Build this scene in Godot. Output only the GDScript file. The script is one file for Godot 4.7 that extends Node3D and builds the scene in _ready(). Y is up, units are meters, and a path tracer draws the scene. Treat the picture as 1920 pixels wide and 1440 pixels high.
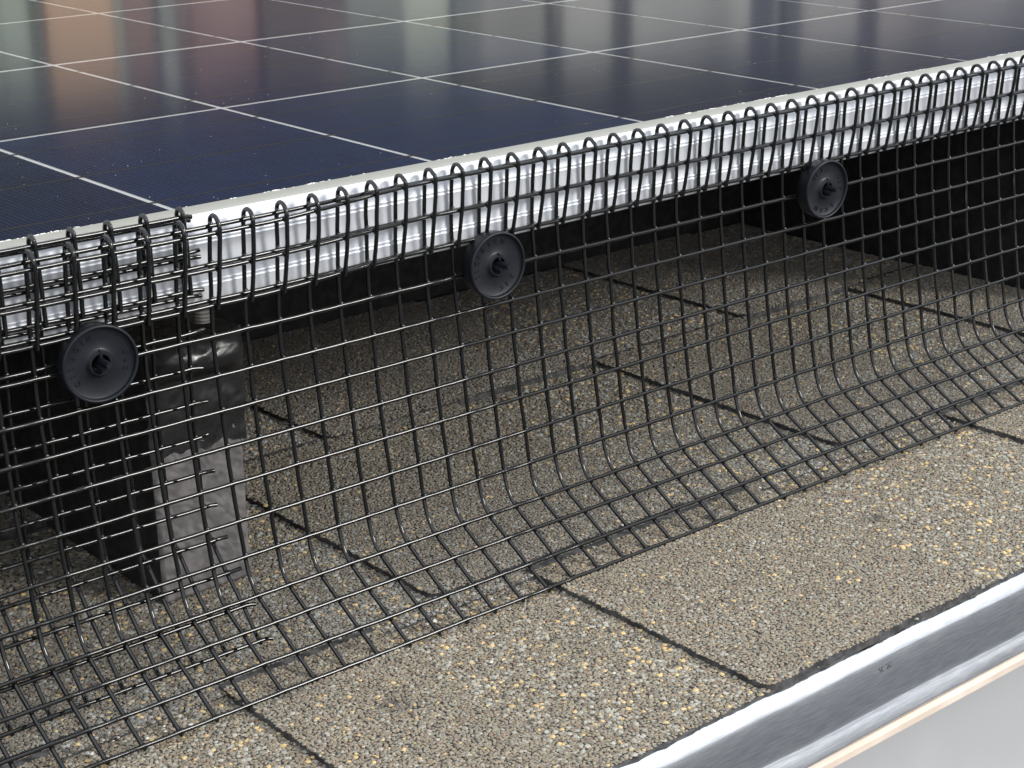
extends Node3D
# A solar panel on a small shingled roof, closed off with black coated wire mesh.
# World: y up, metres. Lengths below are written in millimetres and scaled by MM.
const MM := 0.001
const GLASS_Y := 148.0          # top of the panel above the shingles
const FACE_Z := 168.7           # front face of the panel frame
const PITCH := 12.7             # wire spacing
const COL0 := 132.08            # x of wire column 0
const CELL_X := 108.5
const CELL_Z := 160.03

var org := Vector3.ZERO         # base of the thing being built, in millimetres
var rng := RandomNumberGenerator.new()
var wob := FastNoiseLite.new()

func _ready() -> void:
	rng.seed = 7
	wob.seed = 3
	wob.frequency = 1.0
	wob.noise_type = FastNoiseLite.TYPE_SIMPLEX
	make_camera()
	make_light()
	make_materials()
	make_ground()
	make_stand()
	make_roof()
	make_supports()
	make_panel()
	make_guard_front()
	make_guard_behind()
	make_buttons()
	make_bolt()
	make_drip_edge()
	make_added_wall()
	make_debris()

func make_camera() -> void:
	var cam := Camera3D.new()
	cam.name = "camera"
	cam.fov = 24.572
	cam.near = 0.02
	cam.far = 80.0
	var r := Vector3(0.765123, -0.013790, 0.643736)
	var u := Vector3(0.224454, 0.942771, -0.246582)
	var f := Vector3(0.603496, -0.333155, -0.724431)
	cam.transform = Transform3D(Basis(r, u, -f).orthonormalized(), Vector3(-172.185, 285.773, 659.247) * MM)
	add_child(cam)
	cam.current = true

func make_light() -> void:
	var sm := ProceduralSkyMaterial.new()
	sm.sky_top_color = lin(0.76, 0.81, 0.87)
	sm.sky_horizon_color = lin(0.52, 0.535, 0.56)
	sm.sky_curve = 0.35
	sm.ground_horizon_color = lin(0.14, 0.135, 0.13)
	sm.ground_bottom_color = lin(0.10, 0.10, 0.095)
	sm.sun_angle_max = 1.0
	var sky := Sky.new()
	sky.sky_material = sm
	var env := Environment.new()
	env.background_mode = Environment.BG_SKY
	env.sky = sky
	env.background_energy_multiplier = 1.15
	env.tonemap_mode = Environment.TONE_MAPPER_LINEAR
	env.tonemap_exposure = 1.95
	env.sdfgi_enabled = true
	env.ssao_enabled = true
	env.ssil_enabled = true
	var we := WorldEnvironment.new()
	we.name = "environment"
	we.environment = env
	add_child(we)
	var sun := DirectionalLight3D.new()
	sun.name = "overcast_sun"
	sun.light_energy = 0.5
	sun.light_angular_distance = 15.0
	sun.light_color = Color(1.0, 0.99, 0.97)
	sun.shadow_enabled = true
	sun.look_at_from_position(Vector3(0.475, 0.46, 0.73), Vector3.ZERO, Vector3.UP)
	add_child(sun)

# ---------------------------------------------------------------- materials
var M := {}

func lin(r: float, g: float, b: float, a := 1.0) -> Color:
	var c := Color(r, g, b).linear_to_srgb()
	c.a = a
	return c

func mat(called: String, c: Color, rough: float, metal := 0.0) -> StandardMaterial3D:
	var m := StandardMaterial3D.new()
	m.resource_name = called
	m.albedo_color = c
	m.roughness = rough
	m.metallic = metal
	M[called] = m
	return m

func noise_tex(seed_: int, freq: float, cols: Array, offs: Array, size := 512, octaves := 4, kind := FastNoiseLite.TYPE_SIMPLEX_SMOOTH) -> NoiseTexture2D:
	var n := FastNoiseLite.new()
	n.seed = seed_
	n.frequency = freq
	n.fractal_octaves = octaves
	n.noise_type = kind
	var t := NoiseTexture2D.new()
	t.width = size
	t.height = size
	t.seamless = true
	t.noise = n
	if cols.size():
		var g := Gradient.new()
		g.colors = PackedColorArray(cols)
		g.offsets = PackedFloat32Array(offs)
		t.color_ramp = g
	return t

func triplanar(m: StandardMaterial3D, scale_: float) -> void:
	m.uv1_triplanar = true
	m.uv1_world_triplanar = true
	m.uv1_scale = Vector3(scale_, scale_, scale_)

func make_materials() -> void:
	mat("wire_coating", lin(0.005, 0.005, 0.005), 0.05).metallic_specular = 0.5
	var bt := mat("button_plastic", lin(0.008, 0.0095, 0.013), 0.48)
	bt.metallic_specular = 0.36
	bt.roughness_texture = noise_tex(5, 0.02, [Color(0.75, 0.75, 0.75), Color(1, 1, 1)], [0.3, 0.7], 256)
	triplanar(bt, 25.0)
	var fr := mat("anodised_aluminium", Color.WHITE, 0.42, 0.2)
	fr.albedo_texture = noise_tex(9, 0.006, [lin(0.74, 0.76, 0.80), lin(0.78, 0.80, 0.84)], [0.3, 0.7], 256)
	triplanar(fr, 3.0)
	mat("frame_lip", lin(0.37, 0.362, 0.32), 0.45, 0.3)  # frame metal with the mirrored wall put into a darker cream colour
	mat("backsheet", lin(0.50, 0.50, 0.49), 0.6)
	mat("backsheet_rear", lin(0.66, 0.66, 0.65), 0.6)
	var gl := mat("panel_glass", lin(0.02, 0.02, 0.02, 0.0), 0.12)
	gl.transparency = BaseMaterial3D.TRANSPARENCY_ALPHA
	gl.albedo_color.a = 0.02
	var cell_image := cell_texture()
	var cell_tones := [lin(0.72, 0.78, 0.72), lin(0.62, 0.66, 0.60), lin(0.80, 0.95, 1.0), lin(0.66, 0.74, 0.80)]
	for k in 4:
		var ce := mat("cell_%d" % k, cell_tones[k], 0.35)
		ce.albedo_texture = cell_image
		ce.metallic_specular = 0.0
	mat("ribbon", lin(0.024, 0.023, 0.022), 0.6, 0.0)
	M.ribbon.metallic_specular = 0.1
	mat("tick", lin(0.09, 0.085, 0.08), 0.5)
	var sh := mat("asphalt", lin(0.075, 0.072, 0.072), 0.9)
	sh.albedo_texture = noise_tex(21, 0.03, [Color(0.6, 0.6, 0.6), Color(1, 1, 1)], [0.3, 0.7], 256)
	triplanar(sh, 20.0)
	var far := mat("shingle_far", Color.WHITE, 0.95)
	far.albedo_texture = noise_tex(22, 0.22, [lin(0.08, 0.07, 0.06), lin(0.20, 0.18, 0.15), lin(0.32, 0.29, 0.24)], [0.25, 0.5, 0.8], 512, 2)
	triplanar(far, 5.0)
	var gr := mat("granule", Color.WHITE, 0.72)
	gr.vertex_color_use_as_albedo = true
	var sp := mat("crust", lin(0.72, 0.70, 0.66), 0.9)
	sp.vertex_color_use_as_albedo = false
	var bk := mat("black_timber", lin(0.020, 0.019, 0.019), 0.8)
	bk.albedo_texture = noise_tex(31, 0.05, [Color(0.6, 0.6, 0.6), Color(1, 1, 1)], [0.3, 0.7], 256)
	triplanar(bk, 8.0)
	var en := mat("end_grain", Color.WHITE, 0.95)
	en.metallic_specular = 0.2
	en.albedo_texture = noise_tex(17, 0.03, [lin(0.115, 0.108, 0.108), lin(0.175, 0.165, 0.163)], [0.3, 0.7], 256)
	triplanar(en, 14.0)
	var mb := mat("membrane", lin(0.013, 0.013, 0.014), 0.46)
	mb.roughness_texture = noise_tex(33, 0.03, [Color(0.55, 0.55, 0.55), Color(1, 1, 1)], [0.35, 0.65], 256)
	triplanar(mb, 22.0)
	var gv := mat("galvanised", Color.WHITE, 0.22, 1.0)
	gv.albedo_texture = noise_tex(41, 0.035, [lin(0.58, 0.61, 0.65), lin(0.67, 0.69, 0.72), lin(0.75, 0.76, 0.78)], [0.25, 0.5, 0.75], 1024, 4)
	gv.roughness_texture = noise_tex(42, 0.012, [Color(0.65, 0.65, 0.65), Color(1, 1, 1)], [0.3, 0.72], 512)
	triplanar(gv, 12.0)
	gv.uv1_scale = Vector3(2.2, 26.0, 26.0)
	mat("zinc_bolt", lin(0.62, 0.60, 0.56), 0.28, 1.0)
	var wd := mat("bare_wood", Color.WHITE, 0.75)
	wd.albedo_texture = noise_tex(51, 0.02, [lin(0.56, 0.46, 0.38), lin(0.66, 0.56, 0.47)], [0.3, 0.7], 256)
	triplanar(wd, 6.0)
	var gp := mat("grey_paint", Color.WHITE, 0.6)
	gp.albedo_texture = noise_tex(52, 0.012, [lin(0.36, 0.36, 0.365), lin(0.40, 0.398, 0.398)], [0.3, 0.7], 256)
	triplanar(gp, 2.0)
	var gd := mat("concrete", Color.WHITE, 0.9)
	gd.albedo_texture = noise_tex(53, 0.02, [lin(0.085, 0.086, 0.09), lin(0.12, 0.121, 0.124)], [0.3, 0.7], 512)
	triplanar(gd, 0.6)
	mat("ink", lin(0.05, 0.05, 0.055), 0.6)

func cell_texture() -> ImageTexture:
	# silver fingers run up the slope, 2 mm apart, over faint crystal tones
	var w := 1024
	var im := Image.create(w, 512, false, Image.FORMAT_RGB8)
	var n := FastNoiseLite.new()
	n.seed = 12
	n.noise_type = FastNoiseLite.TYPE_CELLULAR
	n.cellular_return_type = FastNoiseLite.RETURN_CELL_VALUE
	n.frequency = 0.012
	for x in w:
		var t := fposmod(float(x) / w * 52.0, 1.0)
		var line := 1.0 if t > 0.42 and t < 0.56 else 0.0
		for y in 512:
			var k := n.get_noise_2d(x, y * 2.0) * 0.5 + 0.5
			var base := Color(0.008, 0.0125, 0.035).lerp(Color(0.010, 0.018, 0.053), k)
			var c := base.lerp(Color(0.085, 0.085, 0.10), line * 0.5)
			im.set_pixel(x, y, c.linear_to_srgb())
	im.generate_mipmaps()
	return ImageTexture.create_from_image(im)

# ---------------------------------------------------------------- helpers
func V(x: float, y: float, z: float) -> Vector3:
	return (Vector3(x, y, z) - org) * MM

func thing(called: String, label: String, category: String, at: Vector3, group := "") -> Node3D:
	var o := Node3D.new()
	o.name = called
	add_child(o, true)
	o.position = at * MM
	org = at
	o.set_meta("label", label)
	o.set_meta("category", category)
	if group:
		o.set_meta("group", group)
	return o

func setting(called: String, at: Vector3) -> Node3D:
	var o := Node3D.new()
	o.name = called
	add_child(o, true)
	o.position = at * MM
	org = at
	o.set_meta("kind", "structure")
	return o

func part(called: String, mesh: Mesh, m: Material, parent: Node) -> MeshInstance3D:
	var o := MeshInstance3D.new()
	o.name = called
	o.mesh = mesh
	o.material_override = m
	parent.add_child(o, true)
	return o

func arrays(v: PackedVector3Array, n: PackedVector3Array, i: PackedInt32Array, uv := PackedVector2Array()) -> ArrayMesh:
	var a := []
	a.resize(Mesh.ARRAY_MAX)
	a[Mesh.ARRAY_VERTEX] = v
	a[Mesh.ARRAY_NORMAL] = n
	a[Mesh.ARRAY_INDEX] = i
	if uv.size():
		a[Mesh.ARRAY_TEX_UV] = uv
	var m := ArrayMesh.new()
	m.add_surface_from_arrays(Mesh.PRIMITIVE_TRIANGLES, a)
	return m

# tube along points given in millimetres, closed with flat ends
func tube(pts: PackedVector3Array, r: float, sides := 8) -> ArrayMesh:
	var v := PackedVector3Array()
	var n := PackedVector3Array()
	var idx := PackedInt32Array()
	var count := pts.size()
	var side := Vector3.ZERO
	for k in count:
		var t := (pts[mini(k + 1, count - 1)] - pts[maxi(k - 1, 0)]).normalized()
		if k == 0:
			side = t.cross(Vector3(0.31, 0.17, 0.93)).normalized()
		side = (side - t * side.dot(t)).normalized()
		var up := t.cross(side)
		for s in sides:
			var a := TAU * s / sides
			var d := side * cos(a) + up * sin(a)
			v.append((pts[k] + d * r - org) * MM)
			n.append(d)
	for k in count - 1:
		for s in sides:
			var a := k * sides + s
			var b := k * sides + (s + 1) % sides
			var c := a + sides
			var d := b + sides
			idx.append_array([a, c, b, b, c, d])
	for e in 2:
		var k0 := 0 if e == 0 else count - 1
		var dirn := (pts[0] - pts[1]).normalized() if e == 0 else (pts[count - 1] - pts[count - 2]).normalized()
		var first := v.size()
		for s in sides:
			v.append(v[k0 * sides + s])
			n.append(dirn)
		for s in range(1, sides - 1):
			if e == 0:
				idx.append_array([first, first + s, first + s + 1])
			else:
				idx.append_array([first, first + s + 1, first + s])
	return arrays(v, n, idx)

func box(lo: Vector3, hi: Vector3, bevel := 0.6) -> ArrayMesh:
	# box with chamfered edges
	var st := SurfaceTool.new()
	st.begin(Mesh.PRIMITIVE_TRIANGLES)
	st.set_smooth_group(-1)
	var b := minf(bevel, 0.45 * minf(hi.x - lo.x, minf(hi.y - lo.y, hi.z - lo.z)))
	var c := (lo + hi) / 2.0
	var h := (hi - lo) / 2.0
	var face := func(p: Array) -> void:
		var nn: Vector3 = (p[1] - p[0]).cross(p[2] - p[0])
		var mid: Vector3 = Vector3.ZERO
		for q in p:
			mid += q
		if nn.dot(mid / p.size()) > 0:
			p.reverse()
		for k in range(1, p.size() - 1):
			for q in [p[0], p[k], p[k + 1]]:
				st.add_vertex((q + c - org) * MM)
	for ax in 3:
		for sg in [-1.0, 1.0]:
			var a1 := (ax + 1) % 3
			var a2 := (ax + 2) % 3
			var p := []
			for q in [[-1, -1], [1, -1], [1, 1], [-1, 1]]:
				var x := Vector3.ZERO
				x[ax] = sg * h[ax]
				x[a1] = q[0] * (h[a1] - b)
				x[a2] = q[1] * (h[a2] - b)
				p.append(x)
			face.call(p)
			for sg2 in [-1.0, 1.0]:
				var e := []
				for q in [-1.0, 1.0]:
					var x := Vector3.ZERO
					x[ax] = sg * h[ax]
					x[a1] = sg2 * (h[a1] - b)
					x[a2] = q * (h[a2] - b)
					var y := Vector3.ZERO
					y[ax] = sg * (h[ax] - b)
					y[a1] = sg2 * h[a1]
					y[a2] = q * (h[a2] - b)
					if q < 0:
						e.append(x)
						e.append(y)
					else:
						e.append(y)
						e.append(x)
				face.call(e)
	for sx in [-1.0, 1.0]:
		for sy in [-1.0, 1.0]:
			for sz in [-1.0, 1.0]:
				face.call([Vector3(sx * h.x, sy * (h.y - b), sz * (h.z - b)), Vector3(sx * (h.x - b), sy * h.y, sz * (h.z - b)), Vector3(sx * (h.x - b), sy * (h.y - b), sz * h.z)])
	st.generate_normals()
	return st.commit()

# profile of (y, z) points swept along x; smooth unless an angle is sharp
func extrude(profile: PackedVector2Array, x0: float, x1: float, steps := 1, wobble := 0.0, crease := 0.8) -> ArrayMesh:
	var v := PackedVector3Array()
	var n := PackedVector3Array()
	var idx := PackedInt32Array()
	var m := profile.size()
	for k in m - 1:
		var d0 := (profile[k + 1] - profile[k]).normalized()
		var n0 := Vector2(-d0.y, d0.x)
		var na := n0
		var nb := n0
		if k > 0:
			var dp := (profile[k] - profile[k - 1]).normalized()
			if dp.dot(d0) > crease:
				na = (n0 + Vector2(-dp.y, dp.x)).normalized()
		if k < m - 2:
			var dn := (profile[k + 2] - profile[k + 1]).normalized()
			if dn.dot(d0) > crease:
				nb = (n0 + Vector2(-dn.y, dn.x)).normalized()
		var first := v.size()
		for s in steps + 1:
			var x := lerpf(x0, x1, float(s) / steps)
			var o := Vector2.ZERO
			if wobble > 0.0:
				o = Vector2(wob.get_noise_2d(x * 0.011, 5.0), wob.get_noise_2d(x * 0.013, 55.0)) * wobble
			var p := profile[k] + o
			var q := profile[k + 1] + o
			v.append(V(x, p.x, p.y))
			v.append(V(x, q.x, q.y))
			n.append(Vector3(0, na.x, na.y))
			n.append(Vector3(0, nb.x, nb.y))
		for s in steps:
			var a := first + s * 2
			idx.append_array([a, a + 1, a + 2, a + 1, a + 3, a + 2])
	return arrays(v, n, idx)

# flat outline (x, z) with a top that may slope in z and walls below it
func slab(outline: PackedVector2Array, top: Callable, thick: float) -> ArrayMesh:
	var st := SurfaceTool.new()
	st.begin(Mesh.PRIMITIVE_TRIANGLES)
	st.set_smooth_group(-1)
	var tri := Geometry2D.triangulate_polygon(outline)
	for k in range(0, tri.size(), 3):
		var p := [outline[tri[k]], outline[tri[k + 1]], outline[tri[k + 2]]]
		if (p[1] - p[0]).cross(p[2] - p[0]) < 0:
			p.reverse()
		for q in p:
			st.add_vertex(V(q.x, top.call(q.y), q.y))
	var m := outline.size()
	var cw := Geometry2D.is_polygon_clockwise(outline)
	for k in m:
		var a := outline[k]
		var b := outline[(k + 1) % m]
		if cw:
			var s := a
			a = b
			b = s
		var ya: float = top.call(a.y)
		var yb: float = top.call(b.y)
		for q in [V(a.x, ya, a.y), V(b.x, yb, b.y), V(b.x, yb - thick, b.y), V(a.x, ya, a.y), V(b.x, yb - thick, b.y), V(a.x, ya - thick, a.y)]:
			st.add_vertex(q)
	st.generate_normals()
	return st.commit()

# shape turned about the z axis through (cx, cy); profile is (radius, z)
func lathe(profile: PackedVector2Array, cx: float, cy: float, sides := 40) -> ArrayMesh:
	var v := PackedVector3Array()
	var n := PackedVector3Array()
	var idx := PackedInt32Array()
	var m := profile.size()
	for k in m - 1:
		var d0 := (profile[k + 1] - profile[k]).normalized()
		var n0 := Vector2(d0.y, -d0.x)
		var na := n0
		var nb := n0
		if k > 0:
			var dp := (profile[k] - profile[k - 1]).normalized()
			if dp.dot(d0) > 0.6:
				na = (n0 + Vector2(dp.y, -dp.x)).normalized()
		if k < m - 2:
			var dn := (profile[k + 2] - profile[k + 1]).normalized()
			if dn.dot(d0) > 0.6:
				nb = (n0 + Vector2(dn.y, -dn.x)).normalized()
		var first := v.size()
		for s in sides + 1:
			var a := TAU * s / sides
			for e in 2:
				var p := profile[k + e]
				var q := na if e == 0 else nb
				v.append(V(cx + p.x * cos(a), cy + p.x * sin(a), p.y))
				n.append(Vector3(q.x * cos(a), q.x * sin(a), q.y))
		for s in sides:
			var a := first + s * 2
			idx.append_array([a, a + 1, a + 2, a + 1, a + 3, a + 2])
	return arrays(v, n, idx)

func catmull(p: Array, steps: int) -> Array:
	var out := []
	for k in p.size() - 1:
		var a: Vector2 = p[maxi(k - 1, 0)]
		var b: Vector2 = p[k]
		var c: Vector2 = p[k + 1]
		var d: Vector2 = p[mini(k + 2, p.size() - 1)]
		for s in steps:
			out.append(b.cubic_interpolate(c, a, d, float(s) / steps))
	out.append(p[p.size() - 1])
	return out

func pebble(seed_: int) -> ArrayMesh:
	# a broken little stone of twenty faces, about one unit across
	var r := RandomNumberGenerator.new()
	r.seed = seed_
	var g := (1.0 + sqrt(5.0)) / 2.0
	var p := []
	for q in [[-1, g, 0], [1, g, 0], [-1, -g, 0], [1, -g, 0], [0, -1, g], [0, 1, g], [0, -1, -g], [0, 1, -g], [g, 0, -1], [g, 0, 1], [-g, 0, -1], [-g, 0, 1]]:
		p.append(Vector3(q[0], q[1], q[2]).normalized() * r.randf_range(0.36, 0.62))
	var st := SurfaceTool.new()
	st.begin(Mesh.PRIMITIVE_TRIANGLES)
	st.set_smooth_group(-1)
	for f in [[0, 11, 5], [0, 5, 1], [0, 1, 7], [0, 7, 10], [0, 10, 11], [1, 5, 9], [5, 11, 4], [11, 10, 2], [10, 7, 6], [7, 1, 8], [3, 9, 4], [3, 4, 2], [3, 2, 6], [3, 6, 8], [3, 8, 9], [4, 9, 5], [2, 4, 11], [6, 2, 10], [8, 6, 7], [9, 8, 1]]:
		var a: Vector3 = p[f[0]]
		var b: Vector3 = p[f[1]]
		var c: Vector3 = p[f[2]]
		if (b - a).cross(c - a).dot(a + b + c) > 0:
			var s := b
			b = c
			c = s
		for q in [a, b, c]:
			st.add_vertex(q)
	st.generate_normals()
	return st.commit()

func scatter(called: String, mesh: Mesh, m: Material, xf: Array, cols: Array, parent: Node) -> MultiMeshInstance3D:
	var mm := MultiMesh.new()
	mm.transform_format = MultiMesh.TRANSFORM_3D
	mm.use_colors = cols.size() > 0
	mm.mesh = mesh
	mm.instance_count = xf.size()
	for k in xf.size():
		mm.set_instance_transform(k, xf[k])
		if cols.size():
			mm.set_instance_color(k, cols[k])
	var o := MultiMeshInstance3D.new()
	o.name = called
	o.multimesh = mm
	o.material_override = m
	parent.add_child(o, true)
	o.set_meta("kind", "stuff")
	return o

# ---------------------------------------------------------------- ground and stand
func make_ground() -> void:
	var g := setting("ground", Vector3(0, -900, 0))
	part("concrete_slab", box(Vector3(-15000, -1000, -15000), Vector3(15000, -900, 15000)), M.concrete, g)

func make_stand() -> void:
	var t := thing("display_stand", "pale grey painted stand under the metal drip edge", "stand", Vector3(225, -900, -170))
	part("front_panel", box(Vector3(-350, -900, 300), Vector3(800, -36, 318)), M.grey_paint, t)
	part("side_panel", box(Vector3(-350, -900, -680), Vector3(-332, -34, 298)), M.grey_paint, t)
	part("side_panel", box(Vector3(782, -900, -680), Vector3(800, -34, 298)), M.grey_paint, t)
	part("rear_panel", box(Vector3(-350, -900, -700), Vector3(800, -34, -682)), M.grey_paint, t)
	t = thing("wood_strip", "thin bare wood strip showing below the galvanised drip edge", "wood strip", Vector3(225, -34, 310))
	part("strip", box(Vector3(-350, -35.2, 290), Vector3(800, -29.9, 332.2), 1.4), M.bare_wood, t)

# ---------------------------------------------------------------- roof
var stone_a: ArrayMesh
var stone_b: ArrayMesh
var tone := FastNoiseLite.new()
var stain := FastNoiseLite.new()

# linear base colours of the ceramic granules: share in a raised tab, share between tabs, colour
const GRANULES := [
	[0.33, 0.25, Color(0.226, 0.190, 0.140)],
	[0.20, 0.15, Color(0.178, 0.152, 0.115)],
	[0.22, 0.25, Color(0.214, 0.200, 0.164)],
	[0.04, 0.09, Color(0.310, 0.300, 0.262)],
	[0.09, 0.08, Color(0.192, 0.140, 0.104)],
	[0.07, 0.09, Color(0.285, 0.232, 0.158)],
	[0.006, 0.036, Color(0.520, 0.380, 0.185)],
	[0.044, 0.054, Color(0.108, 0.096, 0.080)],
]

func granule_colour(tabbed: bool, gold: float) -> int:
	var x := rng.randf()
	var total := 0.0
	for k in GRANULES.size():
		var share: float = lerpf(GRANULES[k][0], GRANULES[k][1], clampf(gold, 0.0, 1.3))
		total += share
		if x < total:
			return k
	return 0

func in_reach(x: float, z: float) -> bool:
	# the stretch of roof that carries separate stones; further off the material takes over
	var left := 5.0 + (200.0 - z) * 0.464 - 45.0
	var right := 350.0 + (326.0 - z) * 1.445 + 55.0
	if z > 200.0:
		left = 5.0 + (z - 200.0) * 1.13 - 55.0
	return x > left and x < minf(right, 660.0)

func granules(parent: Node, outline: PackedVector2Array, top: Callable, z0: float, z1: float, x0: float, x1: float, tabbed: bool, covers: Array, hue: Color) -> void:
	var xa := []
	var ca := []
	var xb := []
	var cb := []
	var z := z0
	while z < z1:
		var step := 0.98 if z > 110.0 else 1.22
		var x := x0
		while x < x1:
			var px := x + rng.randf_range(-0.5, 0.5) * step
			var pz := z + rng.randf_range(-0.5, 0.5) * step
			x += step
			if not in_reach(px, pz):
				continue
			if not Geometry2D.is_point_in_polygon(Vector2(px, pz), outline):
				continue
			var hidden := false
			for c in covers:
				if Geometry2D.is_point_in_polygon(Vector2(px, pz), c):
					hidden = true
					break
			if hidden:
				continue
			var smear := stain_at(px, pz)
			if rng.randf() < smear * 0.12:
				continue
			var gold := tone.get_noise_2d(px, pz) * 0.9 + (0.15 if tabbed else 0.85)
			var kind := granule_colour(tabbed, gold)
			var size := step * rng.randf_range(1.05, 1.6)
			if kind == 3 or kind == 6:
				size *= rng.randf_range(0.95, 1.7) if not tabbed else rng.randf_range(0.85, 1.4)
			var c: Color = GRANULES[kind][2]
			c = c * rng.randf_range(0.84, 1.16)
			c = Color(c.r * hue.r, c.g * hue.g, c.b * hue.b)
			c = c.lerp(Color(0.03, 0.03, 0.031), smear * 0.7)
			c.a = 1.0
			var b := Basis.from_euler(Vector3(rng.randf() * TAU, rng.randf() * TAU, rng.randf() * TAU))
			b = Basis.from_scale(Vector3(1.0, 0.48, 1.0)) * b
			b = b.scaled(Vector3.ONE * size * MM)
			var yy: float = top.call(pz)
			var t := Transform3D(b, V(px, yy + 0.12 * size + rng.randf_range(-0.1, 0.12), pz))
			if rng.randf() < 0.5:
				xa.append(t)
				ca.append(c)
			else:
				xb.append(t)
				cb.append(c)
		z += step
	if xa.size() > 20:
		scatter("granules", stone_a, M.granule, xa, ca, parent)
		scatter("granules", stone_b, M.granule, xb, cb, parent)

func stain_at(x: float, z: float) -> float:
	# tar smears seen in the photograph: along the course joints and in two scuffed spots
	var n := stain.get_noise_2d(x, z) * 0.5 + 0.5
	var s := 0.0
	s = maxf(s, exp(-pow((z - 211.0) / 7.0, 2.0)) * smoothstep(0.5, 0.8, n) * 0.6)
	s = maxf(s, exp(-pow((z - 48.0) / 4.0, 2.0)) * smoothstep(0.45, 0.7, n) * 0.7)
	for p in [[117.0, 252.0, 7.0, 4.5], [350.0, 257.0, 5.0, 3.0], [300.0, 216.0, 14.0, 6.0], [96.0, 222.0, 9.0, 6.0]]:
		var d: float = pow((x - p[0]) / p[2], 2.0) + pow((z - p[1]) / p[3], 2.0)
		s = maxf(s, exp(-d) * smoothstep(0.25, 0.6, n))
	return clampf(s, 0.0, 1.0)

func ragged(x0: float, x1: float, z: float, amp: float, seed_: float) -> PackedVector2Array:
	var p := PackedVector2Array()
	var k := int((x1 - x0) / 3.0)
	for i in k + 1:
		var x := lerpf(x0, x1, float(i) / k)
		p.append(Vector2(x, z + amp * (wob.get_noise_2d(x * 0.05, seed_) + 0.6 * wob.get_noise_2d(x * 0.3, seed_ + 9.0))))
	return p

func make_roof() -> void:
	stone_a = pebble(1)
	stone_b = pebble(2)
	tone.seed = 8
	tone.frequency = 0.012
	stain.seed = 4
	stain.frequency = 0.17
	stain.fractal_octaves = 3
	var roof := setting("roof", Vector3(225, -30, -170))
	part("roof_deck", box(Vector3(-350, -28.5, -690), Vector3(800, -6.0, 318)), M.bare_wood, roof)
	# each course: back z, front z, height at the back and at the front, tabs as [x left, x right]
	var courses := [
		[-108.0, 45.0, -0.9, 0.8, [[-130.0, -20.0], [62.0, 150.0], [233.0, 392.0], [503.0, 610.0]]],
		[20.0, 209.0, -0.7, 0.35, [[-90.0, 40.0], [172.0, 305.0], [396.0, 505.0], [589.0, 700.0]]],
		[170.0, 323.8, -0.5, 0.0, [[-60.0, 20.0], [80.5, 142.0], [213.0, 333.0], [461.0, 590.0]]],
	]
	part("shingle", box(Vector3(-350, -5.9, -690), Vector3(800, -1.3, -108.5)), M.shingle_far, roof)
	for ci in 3:
		var c: Array = courses[ci]
		var zb: float = c[0]
		var zf: float = c[1]
		var yb: float = c[2]
		var yf: float = c[3]
		var vis_z := maxf(zb, -104.0)
		if ci > 0:
			vis_z = courses[ci - 1][1] - 2.0
		var top := func(z: float) -> float:
			return lerpf(yb, yf, (z - zb) / (zf - zb))
		var front := ragged(-350.0, 800.0, zf, 0.9, ci * 31.0)
		var outline := PackedVector2Array([Vector2(-350, zb)])
		outline.append_array(front)
		outline.append(Vector2(800, zb))
		var base := part("shingle", slab(outline, top, 2.6), M.asphalt, roof)
		var tabs := []
		for t in c[4]:
			var x0: float = t[0]
			var x1: float = t[1]
			var zt := zf - (9.0 if ci == 1 else 0.2)
			var o := PackedVector2Array()
			var back := maxf(vis_z - 4.0, zb)
			var nz := 26
			for k in nz + 1:
				var zz := lerpf(back, zt - 6.0, float(k) / nz)
				o.append(Vector2(x0 + 0.7 * wob.get_noise_2d(zz * 0.09, x0) + 0.3 * wob.get_noise_2d(zz * 0.5, x0), zz))
			for k in range(1, 6):
				var a := PI / 2.0 * k / 6.0
				o.append(Vector2(x0 + 6.0 * (1.0 - cos(a)), zt - 6.0 + 6.0 * sin(a)))
			o.append_array(ragged(x0 + 7.0, x1 - 5.0, zt, 1.1, x0))
			for k in nz + 1:
				var zz := lerpf(zt - 3.0, back, float(k) / nz)
				o.append(Vector2(x1 - 5.0 * float(nz - k) / nz + 0.6 * wob.get_noise_2d(zz * 0.1, x1), zz))
			tabs.append(o)
		var cover := tabs.duplicate()
		var hue: Color = [Color(0.97, 1.02, 1.14), Color(0.97, 1.0, 1.06), Color(1.02, 1.0, 0.97)][ci]   # tints the upper courses cooler and greyer
		granules(base, outline, top, vis_z, zf - 0.5, -60.0, 660.0, false, cover, hue)
		for k in tabs.size():
			var o: PackedVector2Array = tabs[k]
			var ttop := func(z: float) -> float:
				return top.call(z) + 2.1
			var tab := part("shingle_tab", slab(o, ttop, 2.6), M.asphalt, roof)
			granules(tab, o, ttop, vis_z, zf, c[4][k][0] - 2.0, c[4][k][1] + 2.0, true, [], hue)

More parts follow.
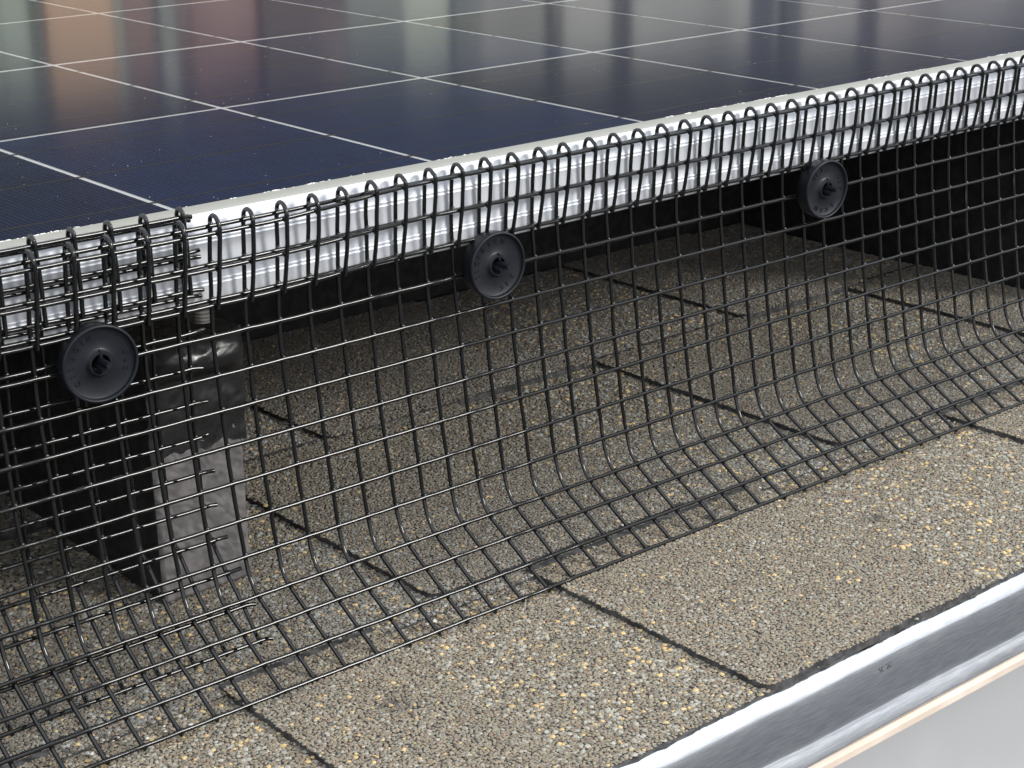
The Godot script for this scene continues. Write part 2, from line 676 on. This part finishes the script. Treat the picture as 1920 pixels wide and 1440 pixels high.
func make_debris() -> void:
	var o := setting("roof_grit", Vector3(200, 2, 210))
	o.set_meta("kind", "stuff")
	var xf := []
	var cols := []
	for k in 260:
		var x := rng.randf_range(20.0, 500.0)
		var z := 210.0 + rng.randfn(0.0, 5.0)
		if rng.randf() < 0.35:
			x = rng.randf_range(0.0, 470.0)
			z = rng.randf_range(120.0, 318.0)
		if not in_reach(x, z):
			continue
		var b := Basis.from_euler(Vector3(rng.randf() * TAU, rng.randf() * TAU, rng.randf() * TAU)).scaled(Vector3(1.0, 0.5, 1.0) * rng.randf_range(0.7, 1.7) * MM)
		xf.append(Transform3D(b, V(x, (3.1 if z < 205.0 else 0.9), z)))
		var v := rng.randf_range(0.3, 0.62)
		cols.append(Color(v, v * 0.96, v * 0.88))
	scatter("grit", stone_a, M.granule, xf, cols, o)

# ---------------------------------------------------------------- supports under the panel
func make_supports() -> void:
	var t := thing("support_timber", "upright black timber block with grey ringed end behind the overlapped mesh", "timber", Vector3(116, 0, 18))
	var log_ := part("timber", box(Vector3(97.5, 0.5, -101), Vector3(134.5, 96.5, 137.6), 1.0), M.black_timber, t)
	# the sawn end, a thin face that shows the growth rings
	var gv := PackedVector3Array()
	var gi := PackedInt32Array()
	var gw := 40
	var gh := 70
	for k in gh + 1:
		for i in gw + 1:
			var x := lerpf(97.6, 134.4, float(i) / gw)
			var y := lerpf(0.8, 66.0, float(k) / gh)
			var wx := x + 4.5 * wob.get_noise_2d(x * 0.05, y * 0.05)
			var wy := y + 5.5 * wob.get_noise_2d(x * 0.06 + 30.0, y * 0.06)
			var ring := fposmod(Vector2(wx - 70.0, wy + 6.0).length() / 4.6, 1.0)
			var z := 138.2 + 0.9 * (ring if ring < 0.82 else (1.0 - ring) * 4.5) + 0.25 * wob.get_noise_2d(x * 0.35, y * 0.35)
			if i == 0 or i == gw or k == 0:
				z = 137.4
			gv.append(V(x, y, z))
	for k in gh:
		for i in gw:
			var a := k * (gw + 1) + i
			gi.append_array([a, a + gw + 1, a + 1, a + 1, a + gw + 1, a + gw + 2])
	part("sawn_end", smooth(gv, gi), M.end_grain, log_).set_meta("label", "grey weathered end grain with wavy growth rings")
	# rubber membrane folded over the top and hanging down the end
	var prof := []
	for p in [Vector2(97.4, 20), Vector2(97.6, 90), Vector2(98.2, 130), Vector2(98.8, 139), Vector2(98.2, 145.0), Vector2(94.4, 148.6), Vector2(89.6, 148.0), Vector2(86.0, 143.6), Vector2(82.4, 140.4), Vector2(74.0, 140.4), Vector2(66.0, 139.4), Vector2(56.0, 139.2)]:
		prof.append(p)
	var line := catmull(prof, 6)
	var v := PackedVector3Array()
	var idx := PackedInt32Array()
	var nx := 30
	for k in line.size():
		for i in nx + 1:
			var u := float(i) / nx
			var x := lerpf(96.4, 135.6, u)
			var y: float = line[k].x
			var z: float = line[k].y
			var w := wob.get_noise_2d(x * 0.06, float(k) * 0.10) * 0.8 + wob.get_noise_2d(x * 0.2, float(k) * 0.3 + 40.0) * 0.3
			if z > 136.0:
				z += maxf(w, -0.7)
			else:
				y += w * 0.5
			if k > line.size() * 0.75:
				y += wob.get_noise_2d(x * 0.05, 77.0) * 5.0 * (float(k) / line.size() - 0.75) * 4.0
			# the roll at the top rounds off at its ends
			var e := pow(absf(u * 2.0 - 1.0), 6.0)
			if z > 141.0:
				z -= (z - 140.0) * e
				y -= e * 2.0
			v.append(V(x, y, z))
	for k in line.size() - 1:
		for i in nx:
			var a := k * (nx + 1) + i
			idx.append_array([a, a + nx + 1, a + 1, a + 1, a + nx + 1, a + nx + 2])
	part("rubber_membrane", smooth(v, idx), M.membrane, t)
	t = thing("support_timber", "long black timber running back under the right part of the panel", "timber", Vector3(675, 0, 18))
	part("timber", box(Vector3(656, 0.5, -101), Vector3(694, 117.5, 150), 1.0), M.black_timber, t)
	t = thing("back_board", "black board closing the dark space beneath the panel", "board", Vector3(225, 0, -121))
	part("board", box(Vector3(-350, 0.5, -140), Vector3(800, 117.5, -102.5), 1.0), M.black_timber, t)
	t = thing("support_timber", "black timber added out of view at the left to keep light out under the panel", "timber", Vector3(-281, 0, 18))  # added unseen timber, stops side light getting in under the panel
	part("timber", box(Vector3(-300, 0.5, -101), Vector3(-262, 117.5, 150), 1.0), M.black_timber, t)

func smooth(v: PackedVector3Array, idx: PackedInt32Array) -> ArrayMesh:
	var n := PackedVector3Array()
	n.resize(v.size())
	for k in range(0, idx.size(), 3):
		var a := v[idx[k]]
		var c := (v[idx[k + 2]] - a).cross(v[idx[k + 1]] - a)
		for e in 3:
			n[idx[k + e]] += c
	for k in n.size():
		n[k] = n[k].normalized()
	return arrays(v, n, idx)

func make_bolt() -> void:
	var t := thing("mounting_bolt", "short silver threaded bolt end under the panel frame above the black timber", "bolt", Vector3(115, 107, 150))
	var pr := PackedVector2Array([Vector2(0, 0), Vector2(3.4, 0)])
	var y := 0.3
	while y < 11.0:
		pr.append_array([Vector2(4.2, y), Vector2(4.2, y + 0.35), Vector2(3.5, y + 0.75), Vector2(3.5, y + 0.95)])
		y += 1.3
	pr.append(Vector2(0, y))
	part("threaded_rod", lathe_y(pr, 115.0, 107.0, 150.0), M.zinc_bolt, t)
	part("nut", lathe_y(PackedVector2Array([Vector2(0, 0), Vector2(6.6, 0), Vector2(7.1, 0.5), Vector2(7.1, 2.6), Vector2(0, 2.6)]), 115.0, 115.8, 150.0, 6), M.zinc_bolt, t)

func lathe_y(profile: PackedVector2Array, cx: float, y0: float, cz: float, sides := 28) -> ArrayMesh:
	var st := SurfaceTool.new()
	st.begin(Mesh.PRIMITIVE_TRIANGLES)
	st.set_smooth_group(-1)
	for k in profile.size() - 1:
		for s in sides:
			var a := TAU * s / sides
			var b := TAU * (s + 1) / sides
			var p := profile[k]
			var q := profile[k + 1]
			var pa := V(cx + p.x * cos(a), y0 + p.y, cz + p.x * sin(a))
			var pb := V(cx + p.x * cos(b), y0 + p.y, cz + p.x * sin(b))
			var qa := V(cx + q.x * cos(a), y0 + q.y, cz + q.x * sin(a))
			var qb := V(cx + q.x * cos(b), y0 + q.y, cz + q.x * sin(b))
			for w in [pa, pb, qa, pb, qb, qa]:
				st.add_vertex(w)
	st.generate_normals()
	return st.commit()

# ---------------------------------------------------------------- the panel
func make_panel() -> void:
	var xl := -4.0 * CELL_X
	var xr := 8.0 * CELL_X
	var zb := -4.0 * CELL_Z - 2.0
	var t := thing("solar_panel", "dark blue solar panel with white grid lines and silver frame", "solar panel", Vector3((xl + xr) / 2.0, GLASS_Y - 30.0, -240.0))
	# front rail of the frame: lip on the glass, a face with two fine ridges, a foot flange
	var y := GLASS_Y
	var f := FACE_Z
	var pr := PackedVector2Array()
	for p in [
		Vector2(y - 28.0, f - 26.0), Vector2(y - 29.4, f - 26.0), Vector2(y - 29.4, f - 1.0), Vector2(y - 29.1, f - 0.3), Vector2(y - 28.6, f),
		Vector2(y - 23.3, f), Vector2(y - 23.0, f + 0.22), Vector2(y - 22.7, f + 0.28), Vector2(y - 22.4, f + 0.2), Vector2(y - 22.2, f - 0.05), Vector2(y - 21.9, f - 0.05), Vector2(y - 21.7, f + 0.15), Vector2(y - 21.4, f + 0.22), Vector2(y - 21.1, f + 0.12), Vector2(y - 20.9, f - 0.1),
		Vector2(y - 9.0, f - 0.1), Vector2(y - 8.7, f + 0.14), Vector2(y - 8.4, f + 0.22), Vector2(y - 8.1, f + 0.14), Vector2(y - 7.9, f - 0.08), Vector2(y - 7.6, f - 0.08), Vector2(y - 7.4, f + 0.15), Vector2(y - 7.1, f + 0.2), Vector2(y - 6.8, f + 0.12), Vector2(y - 6.6, f),
		Vector2(y + 0.2, f), Vector2(y + 0.8, f - 0.15), Vector2(y + 1.2, f - 0.5), Vector2(y + 1.3, f - 0.8)]:
		pr.append(p)
	var fr := part("frame", extrude(pr, xl - 12.0, xr + 12.0, 1, 0.0, 0.7), M.anodised_aluminium, t)
	fr.set_meta("label", "silver front rail of the panel frame")
	part("frame_lip", extrude(PackedVector2Array([Vector2(y + 1.3, f - 0.82), Vector2(y + 1.4, f - 1.4), Vector2(y + 1.4, f - 11.2), Vector2(y + 1.1, f - 11.7), Vector2(y + 0.05, f - 11.9)]), xl - 12.0, xr + 12.0, 1, 0.0, 0.7), M.frame_lip, fr).set_meta("label", "lip holding the glass, wall reflection put into its cream colour")
	part("frame", box(Vector3(xl - 12.0, y - 29.4, zb - 12.0), Vector3(xl - 1.0, y + 1.4, f - 27.0)), M.anodised_aluminium, t)
	part("frame", box(Vector3(xr + 1.0, y - 29.4, zb - 12.0), Vector3(xr + 12.0, y + 1.4, f - 27.0)), M.anodised_aluminium, t)
	part("frame", box(Vector3(xl, y - 29.4, zb - 12.0), Vector3(xr, y + 1.4, zb - 1.0)), M.anodised_aluminium, t)
	part("backsheet", box(Vector3(xl - 0.5, y - 4.6, zb), Vector3(xr + 0.5, y - 1.6, f - 11.0), 0.2), M.backsheet, t)
	part("rear_sheet", box(Vector3(xl - 0.5, y - 6.0, zb), Vector3(xr + 0.5, y - 4.7, f - 2.0), 0.2), M.backsheet_rear, t)
	# cells
	var gap_x := 1.25
	var gap_z := 2.1
	var cell := plate(CELL_X - 2.0 * gap_x, CELL_Z - 2.0 * gap_z)
	for j in 5:
		for i in range(-4, 8):
			var o := part("solar_cell", cell, M["cell_%d" % (2 if j == 0 and i == 1 else (i * 7 + j * 5 + 28) % 4)], t)
			var front := CELL_Z * (1 - j)
			o.position = (Vector3((i + 0.5) * CELL_X, y - 1.35, front - CELL_Z / 2.0) - org) * MM
			if j == 0:
				o.position.z -= 1.1 * MM
	for j in 5:
		for k in 3:
			var z := CELL_Z * (1 - j) - CELL_Z * (0.5 + k) / 3.0 + 1.0
			part("busbar", box(Vector3(xl + 2.0, y - 1.32, z - 0.55), Vector3(xr - 2.0, y - 1.22, z + 0.55), 0.02), M.ribbon, t)
	var g := part("glass", box(Vector3(xl - 0.5, y - 0.55, zb), Vector3(xr + 0.5, y, f - 11.95), 0.1), M.panel_glass, t)
	g.mesh = glass_sheet(xl, xr, zb, f - 11.95, y)
	# pale crust along the lip and dust on the glass
	var xf := []
	for k in 1500:
		var x := rng.randf_range(20.0, 640.0)
		var dens := tone_of(x)
		if rng.randf() > dens:
			continue
		var z := f - 10.9 - absf(rng.randfn(0.0, 0.45))
		var b := Basis.from_euler(Vector3(0, rng.randf() * TAU, 0)).scaled(Vector3(rng.randf_range(0.7, 1.7), 0.25, rng.randf_range(0.4, 0.9)) * rng.randf_range(0.4, 1.0) * MM)
		xf.append(Transform3D(b, V(x, y + 1.42, z)))
	scatter("lime_crust", pebble(5), M.crust, xf, [], t)
	xf = []
	for k in 700:
		var x := rng.randf_range(0.0, 760.0)
		var z := rng.randf_range(-430.0, 150.0)
		var b := Basis.from_euler(Vector3(0, rng.randf() * TAU, 0)).scaled(Vector3(1.0, 0.3, 1.0) * rng.randf_range(0.12, 0.36) * MM)
		xf.append(Transform3D(b, V(x, y + 0.04, z)))
	scatter("dust", pebble(6), M.crust, xf, [], t)

func tone_of(x: float) -> float:
	return smoothstep(-0.2, 0.45, wob.get_noise_2d(x * 0.012, 200.0)) * smoothstep(-0.5, 0.3, wob.get_noise_2d(x * 0.09, 300.0))

func plate(w: float, d: float) -> ArrayMesh:
	var v := PackedVector3Array()
	var n := PackedVector3Array()
	var uv := PackedVector2Array()
	for q in [[-1, -1], [1, -1], [1, 1], [-1, 1]]:
		v.append(Vector3(q[0] * w / 2.0, 0, q[1] * d / 2.0) * MM)
		n.append(Vector3.UP)
		uv.append(Vector2(q[0] * 0.5 + 0.5, q[1] * 0.5 + 0.5))
	return arrays(v, n, PackedInt32Array([0, 1, 2, 0, 2, 3]), uv)

func glass_sheet(x0: float, x1: float, z0: float, z1: float, y: float) -> ArrayMesh:
	var v := PackedVector3Array([V(x0, y, z0), V(x1, y, z0), V(x1, y, z1), V(x0, y, z1)])
	return arrays(v, PackedVector3Array([Vector3.UP, Vector3.UP, Vector3.UP, Vector3.UP]), PackedInt32Array([0, 1, 2, 0, 2, 3]))

# ---------------------------------------------------------------- wire mesh
# (height above the glass, distance in front of the frame face) of the welds of one vertical wire, from the folded-over hem down to the roof
const FRONT_PATH := [[-26.4, 5.1, 1], [-13.6, 7.5, 1], [-0.6, 8.7, 1], [2.1, 7.3, 0], [3.0, 5.2, 0], [2.0, 3.2, 0], [-1.1, 2.3, 1], [-14.2, 1.4, 1], [-26.5, 1.1, 1], [-39.1, 1.9, 1], [-52.7, 3.3, 1], [-64.8, 4.8, 1], [-77.4, 6.25, 1], [-90.0, 8.3, 1], [-103.0, 10.65, 1], [-115.3, 13.1, 1], [-123.2, 15.8, 0], [-128.2, 20.2, 1], [-134.3, 30.6, 1], [-140.85, 42.3, 1], [-146.6, 53.0, 1]]
const FRONT_LEFT := [[-1.7, 2.4], [-1.6, 2.5], [-2.3, 2.7], [-1.2, 3.2], [-0.8, 3.4], [-0.4, 3.3], [0.0, 3.2], [0.0, 2.8], [0.0, 2.1], [0.0, 0.9], [0, 0.3]]
const BACK_PATH := [[-22.2, 5.2, 1], [-9.5, 5.6, 1], [2.6, 5.3, 1], [4.6, 4.4, 0], [5.2, 3.1, 0], [4.2, 1.7, 0], [1.0, 1.1, 1], [-11.7, 1.1, 1], [-24.4, 1.1, 1], [-37.0, 0.6, 1], [-49.6, -0.9, 1], [-62.2, -1.6, 1], [-74.9, -2.2, 1], [-87.5, -1.9, 1], [-100.1, -2.0, 1], [-108.5, -0.6, 0], [-112.0, 2.4, 1], [-121.3, 10.4, 1], [-130.5, 19.2, 1], [-140.3, 27.6, 1]]

func path_points(path: Array, left: Array, w: float, x: float, jitter: float, key: float) -> Dictionary:
	var ctrl := []
	for k in path.size():
		var p := Vector2(path[k][0], path[k][1])
		if k < left.size():
			p += Vector2(left[k][0], left[k][1]) * w
		ctrl.append(p + Vector2(wob.get_noise_2d(key * 1.7, k * 0.37), wob.get_noise_2d(key * 1.3 + 50.0, k * 0.41)) * jitter)
	var line := catmull(ctrl, 6)
	var welds := []
	for k in path.size():
		if path[k][2] == 1:
			var a: Vector2 = line[mini(k * 6 + 1, line.size() - 1)]
			var b: Vector2 = line[maxi(k * 6 - 1, 0)]
			var tg := (b - a).normalized()
			welds.append([ctrl[k], Vector2(-tg.y, tg.x)])
	return {"line": line, "welds": welds}

func build_guard(t: Node3D, path: Array, left: Array, xs: Array, weight: Callable, slant: Callable, x_end: float, r: float, stub: float) -> void:
	var knots := []
	var n_rows := 0
	for c in xs.size():
		var x0: float = xs[c]
		var d := path_points(path, left, weight.call(x0), x0, 0.14, x0 * 0.05)
		var pts := PackedVector3Array()
		var line: Array = d.line
		for k in line.size():
			var p: Vector2 = line[k]
			var x: float = x0 + slant.call(p.x) + 0.30 * wob.get_noise_2d(p.x * 0.03, x0 * 0.9)
			pts.append(Vector3(x, GLASS_Y + p.x, FACE_Z + p.y))
		var tip := pts[0] + (pts[0] - pts[1]).normalized() * rng.randf_range(0.5, 1.2)
		pts.insert(0, tip)
		part("vertical_wire", tube(pts, r), M.wire_coating, t)
		n_rows = d.welds.size()
		for k in n_rows:
			var w: Array = d.welds[k]
			var p: Vector2 = w[0]
			var nn: Vector2 = w[1]
			var q: Vector2 = p + nn * (1.72 * r)
			var x: float = x0 + slant.call(p.x)
			if k >= knots.size():
				knots.append([])
			knots[k].append([Vector3(x, GLASS_Y + q.x, FACE_Z + q.y), Vector3(x, GLASS_Y + (p.x + q.x) / 2.0, FACE_Z + (p.y + q.y) / 2.0)])
	for k in n_rows:
		var pts := PackedVector3Array()
		var row: Array = knots[k]
		var m := row.size()
		for i in m:
			var p: Vector3 = row[i][0]
			pts.append(p)
			if i < m - 1:
				var q: Vector3 = row[i + 1][0]
				for e in [0.25, 0.5, 0.75]:
					var w := p.lerp(q, e)
					w.y -= 0.10 * sin(e * PI)
					pts.append(w)
		var last: Vector3 = row[m - 1][0]
		if stub > 0.0:
			var bend := Vector3(1, rng.randf_range(-0.12, 0.1), rng.randf_range(-0.15, 0.15)).normalized()
			var l := stub * rng.randf_range(0.75, 1.25)
			pts.append(last + bend * l * 0.5)
			pts.append(last + bend * l + Vector3(0, rng.randf_range(-0.5, 0.2), 0))
		else:
			pts.append(last + Vector3(x_end, 0, 0))
		part("horizontal_wire", tube(pts, r), M.wire_coating, t)
	# the coating pools into a small bead at every weld
	var ball := SphereMesh.new()
	ball.radius = 1.0
	ball.height = 2.0
	ball.radial_segments = 10
	ball.rings = 5
	var xf := []
	for row in knots:
		for kn in row:
			var p: Vector3 = kn[1]
			xf.append(Transform3D(Basis.from_scale(Vector3(1.22, 1.85, 1.2) * r * rng.randf_range(0.95, 1.1) * MM), V(p.x, p.y, p.z)))
	scatter("weld_beads", ball, M.wire_coating, xf, [], t)

func make_guard_front() -> void:
	var t := thing("mesh_guard", "long black coated wire mesh hooked over the frame and bent out onto the shingles", "wire mesh", Vector3(290, 0, 200), "wire mesh guards")
	var xs := []
	for c in range(-14, 40):
		xs.append(COL0 + PITCH * c + rng.randf_range(-0.25, 0.25))
	var weight := func(x: float) -> float:
		return 1.0 - smoothstep(COL0 - 1.0 * PITCH, COL0 + 5.0 * PITCH, x)
	var slant := func(_y: float) -> float:
		return 0.0
	build_guard(t, FRONT_PATH, FRONT_LEFT, xs, weight, slant, 6.0, 0.77, 0.0)

func make_guard_behind() -> void:
	var t := thing("mesh_guard", "second black wire mesh overlapped behind at the left, its cut wire ends showing", "wire mesh", Vector3(30, 0, 180), "wire mesh guards")
	var xs := []
	for c in range(-11, 1):
		xs.append(98.6 + PITCH * c + rng.randf_range(-0.3, 0.3))
	var weight := func(_x: float) -> float:
		return 0.0
	var slant := func(y: float) -> float:
		return remap(y, 0.0, -140.0, -1.2, 2.6)
	build_guard(t, BACK_PATH, [], xs, weight, slant, 0.0, 0.74, 5.0)

# ---------------------------------------------------------------- fastener buttons
func make_buttons() -> void:
	button(62.6, GLASS_Y - 37.1, "black plastic button washer at the left, over the doubled mesh", 0.35, [["C", 214], ["I", 196], ["I", 180], ["U", 160], ["Q", 140], ["I", 122], ["N", 106], ["U", 12], ["L", -6], ["S", -22]])
	button(223.4, GLASS_Y - 36.2, "black plastic button washer in the middle, below the silver frame", 0.9, [["I", 196], ["I", 182], ["C", 164], ["I", 148], ["D", 130], ["I", 108], ["C", 88], ["M", 66], ["I", -40], ["I", -62], ["C", -80]])
	button(406.1, GLASS_Y - 37.1, "black plastic button washer at the right, before the dark gap", 0.6, [["I", 128], ["C", 140], ["I", 106], ["I", 24], ["I", 10], ["C", -8], ["M", -126], ["I", -104], ["C", -84], ["I", -60]])

func button(cx: float, cy: float, label: String, turn: float, letters: Array) -> void:
	var t := thing("button_washer", label, "washer", Vector3(cx, cy - 12.7, FACE_Z + 6.0), "black button washers along the mesh")
	t.rotation_degrees = Vector3(1.5 - turn * 2.0, -5.0 * (1.1 - turn), turn * 3.0)   # none sits quite square
	var f := FACE_Z
	var disc := PackedVector2Array([Vector2(0.0, f + 3.2), Vector2(11.6, f + 3.2), Vector2(12.1, f + 3.5), Vector2(12.5, f + 6.5), Vector2(12.75, f + 9.2), Vector2(12.7, f + 9.8), Vector2(12.4, f + 10.2), Vector2(12.0, f + 10.25), Vector2(11.7, f + 10.0), Vector2(11.6, f + 9.5), Vector2(11.5, f + 8.9), Vector2(11.2, f + 8.7), Vector2(8.0, f + 8.6), Vector2(5.0, f + 8.5), Vector2(4.3, f + 8.9), Vector2(3.9, f + 9.6), Vector2(3.7, f + 9.9), Vector2(3.2, f + 9.9), Vector2(3.0, f + 9.3), Vector2(3.0, f + 5.5), Vector2(0.0, f + 5.5)])
	var face := part("disc", lathe(disc, cx, cy, 64), M.button_plastic, t)
	# split spindle that pokes through the hub, its tip snapped off
	for s in [-1.0, 1.0]:
		var sp := PackedVector3Array()
		var off: Vector3 = Vector3(sin(turn), cos(turn), 0) * 0.85 * s
		for k in 7:
			var z := f + 6.0 + k * (1.4 if s > 0 else 1.1)
			sp.append(Vector3(cx, cy, z) + off * (1.0 + 0.06 * k) + Vector3(0.09, -0.1, 0) * k)
		part("spindle", tube(sp, 1.15, 7), M.button_plastic, t)
	part("hub_rib", box(Vector3(cx - 0.5 + 1.2 * sin(turn) , cy + 1.6, f + 8.4), Vector3(cx + 0.5 + 1.2 * sin(turn), cy + 4.6, f + 10.0), 0.3), M.button_plastic, face)
	var font := SystemFont.new()
	font.font_names = PackedStringArray(["Droid Sans"])
	for l in letters:
		var tm := TextMesh.new()
		tm.font = font
		tm.text = l[0]
		tm.font_size = 24
		tm.pixel_size = 0.000095
		tm.depth = 0.00045
		tm.curve_step = 1.0
		var a: float = deg_to_rad(l[1])
		var o := part("raised_letter", tm, M.button_plastic, face)
		o.position = V(cx + 9.2 * cos(a), cy + 9.2 * sin(a), f + 8.72)
		o.rotation.z = a - PI / 2.0

# ---------------------------------------------------------------- drip edge
func make_drip_edge() -> void:
	var t := thing("drip_edge", "shiny galvanised drip edge along the front of the shingles", "drip edge", Vector3(225, -30, 328))
	var pts := [Vector2(-3.4, 262), Vector2(-3.3, 300), Vector2(-2.4, 318), Vector2(-1.2, 321.6), Vector2(-1.0, 323.2), Vector2(-1.5, 324.8), Vector2(-2.9, 326.3), Vector2(-5.6, 327.6), Vector2(-9.5, 328.4), Vector2(-13.0, 328.7), Vector2(-18.0, 328.8), Vector2(-21.6, 328.9), Vector2(-23.0, 329.3), Vector2(-25.2, 330.2), Vector2(-27.8, 331.2), Vector2(-28.7, 331.4), Vector2(-29.3, 330.8), Vector2(-29.0, 329.8)]
	var line := PackedVector2Array()
	for p in catmull(pts, 4):
		line.append(p)
	var rev := PackedVector2Array()
	for k in range(line.size() - 1, -1, -1):
		rev.append(line[k])
	part("metal_sheet", extrude(rev, -352.0, 802.0, 180, 0.45, 0.5), M.galvanised, t)
	var font := SystemFont.new()
	font.font_names = PackedStringArray(["Droid Sans Mono"])
	var tm := TextMesh.new()
	tm.font = font
	tm.text = "SC IC"
	tm.font_size = 24
	tm.pixel_size = 0.00009
	tm.depth = 0.00005
	var o := part("printed_mark", tm, M.ink, t)
	o.position = V(268.0, -8.6, 328.45)

# ---------------------------------------------------------------- added wall for the glass to mirror
func make_added_wall() -> void:
	# added, unseen wall of upright boards behind the panel; its reflection streaks the glass
	var t := thing("added_board_wall", "unseen added board wall mirrored as vertical streaks in the panel glass", "wall", Vector3(2900, -900, -2510))
	var cuts := [-600, -300, 0, 250, 500, 842, 1028, 1229, 1292, 1319, 1464, 1489, 1560, 1601, 1635, 1797, 2011, 2168, 2302, 2336, 2387, 2589, 2633, 2796, 2854, 3282, 3380, 3409, 3482, 3727, 3801, 4089, 4514, 5379, 6200, 7200]
	var tones := [[.2, .2, .18], [.15, .14, .12], [.2, .18, .15], [.16, .15, .13], [.2, .2, .18], [.15, .14, .12], [.16, .18, .14], [.17, .19, .15], [.10, .11, .08], [.23, .15, .09], [.20, .20, .16], [.11, .07, .055], [.19, .19, .16], [.10, .07, .055], [.14, .085, .07], [.10, .075, .06], [.11, .115, .09], [.21, .22, .17], [.10, .105, .085], [.17, .17, .14], [.21, .205, .18], [.09, .09, .08], [.20, .195, .175], [.08, .08, .075], [.21, .205, .185], [.04, .04, .045], [.2, .195, .18], [.05, .05, .05], [.19, .18, .165], [.09, .08, .08], [.18, .16, .145], [.15, .14, .13], [.17, .165, .15], [.14, .13, .12], [.16, .15, .14]]
	var dark := mat("dimming_cladding", lin(0.022, 0.021, 0.022), 0.9)  # dark boarding added above the wall to dim the nearer glass reflection
	for k in 6:
		part("dimming_panel", box(Vector3(-600, 604 + k * 200, -2540 + k * 3), Vector3(7200, 802 + k * 200, -2510 + k * 3), 3.0), dark, t)
	for k in cuts.size() - 1:
		var c: Array = tones[k]
		var m := mat("board_%d" % k, Color.WHITE, 0.85)
		var a := lin(c[0] * 1.75, c[1] * 1.75, c[2] * 1.75)
		m.albedo_texture = noise_tex(100 + k, 0.02, [a.darkened(0.2), a.lightened(0.06)], [0.3, 0.7], 64)
		triplanar(m, 0.8)
		part("board", box(Vector3(cuts[k] + 2, -900, -2520 - (k % 3) * 6), Vector3(cuts[k + 1] - 2, remap(cuts[k], 1200.0, 4500.0, 610.0, 840.0), -2495 - (k % 3) * 6), 3.0), m, t)
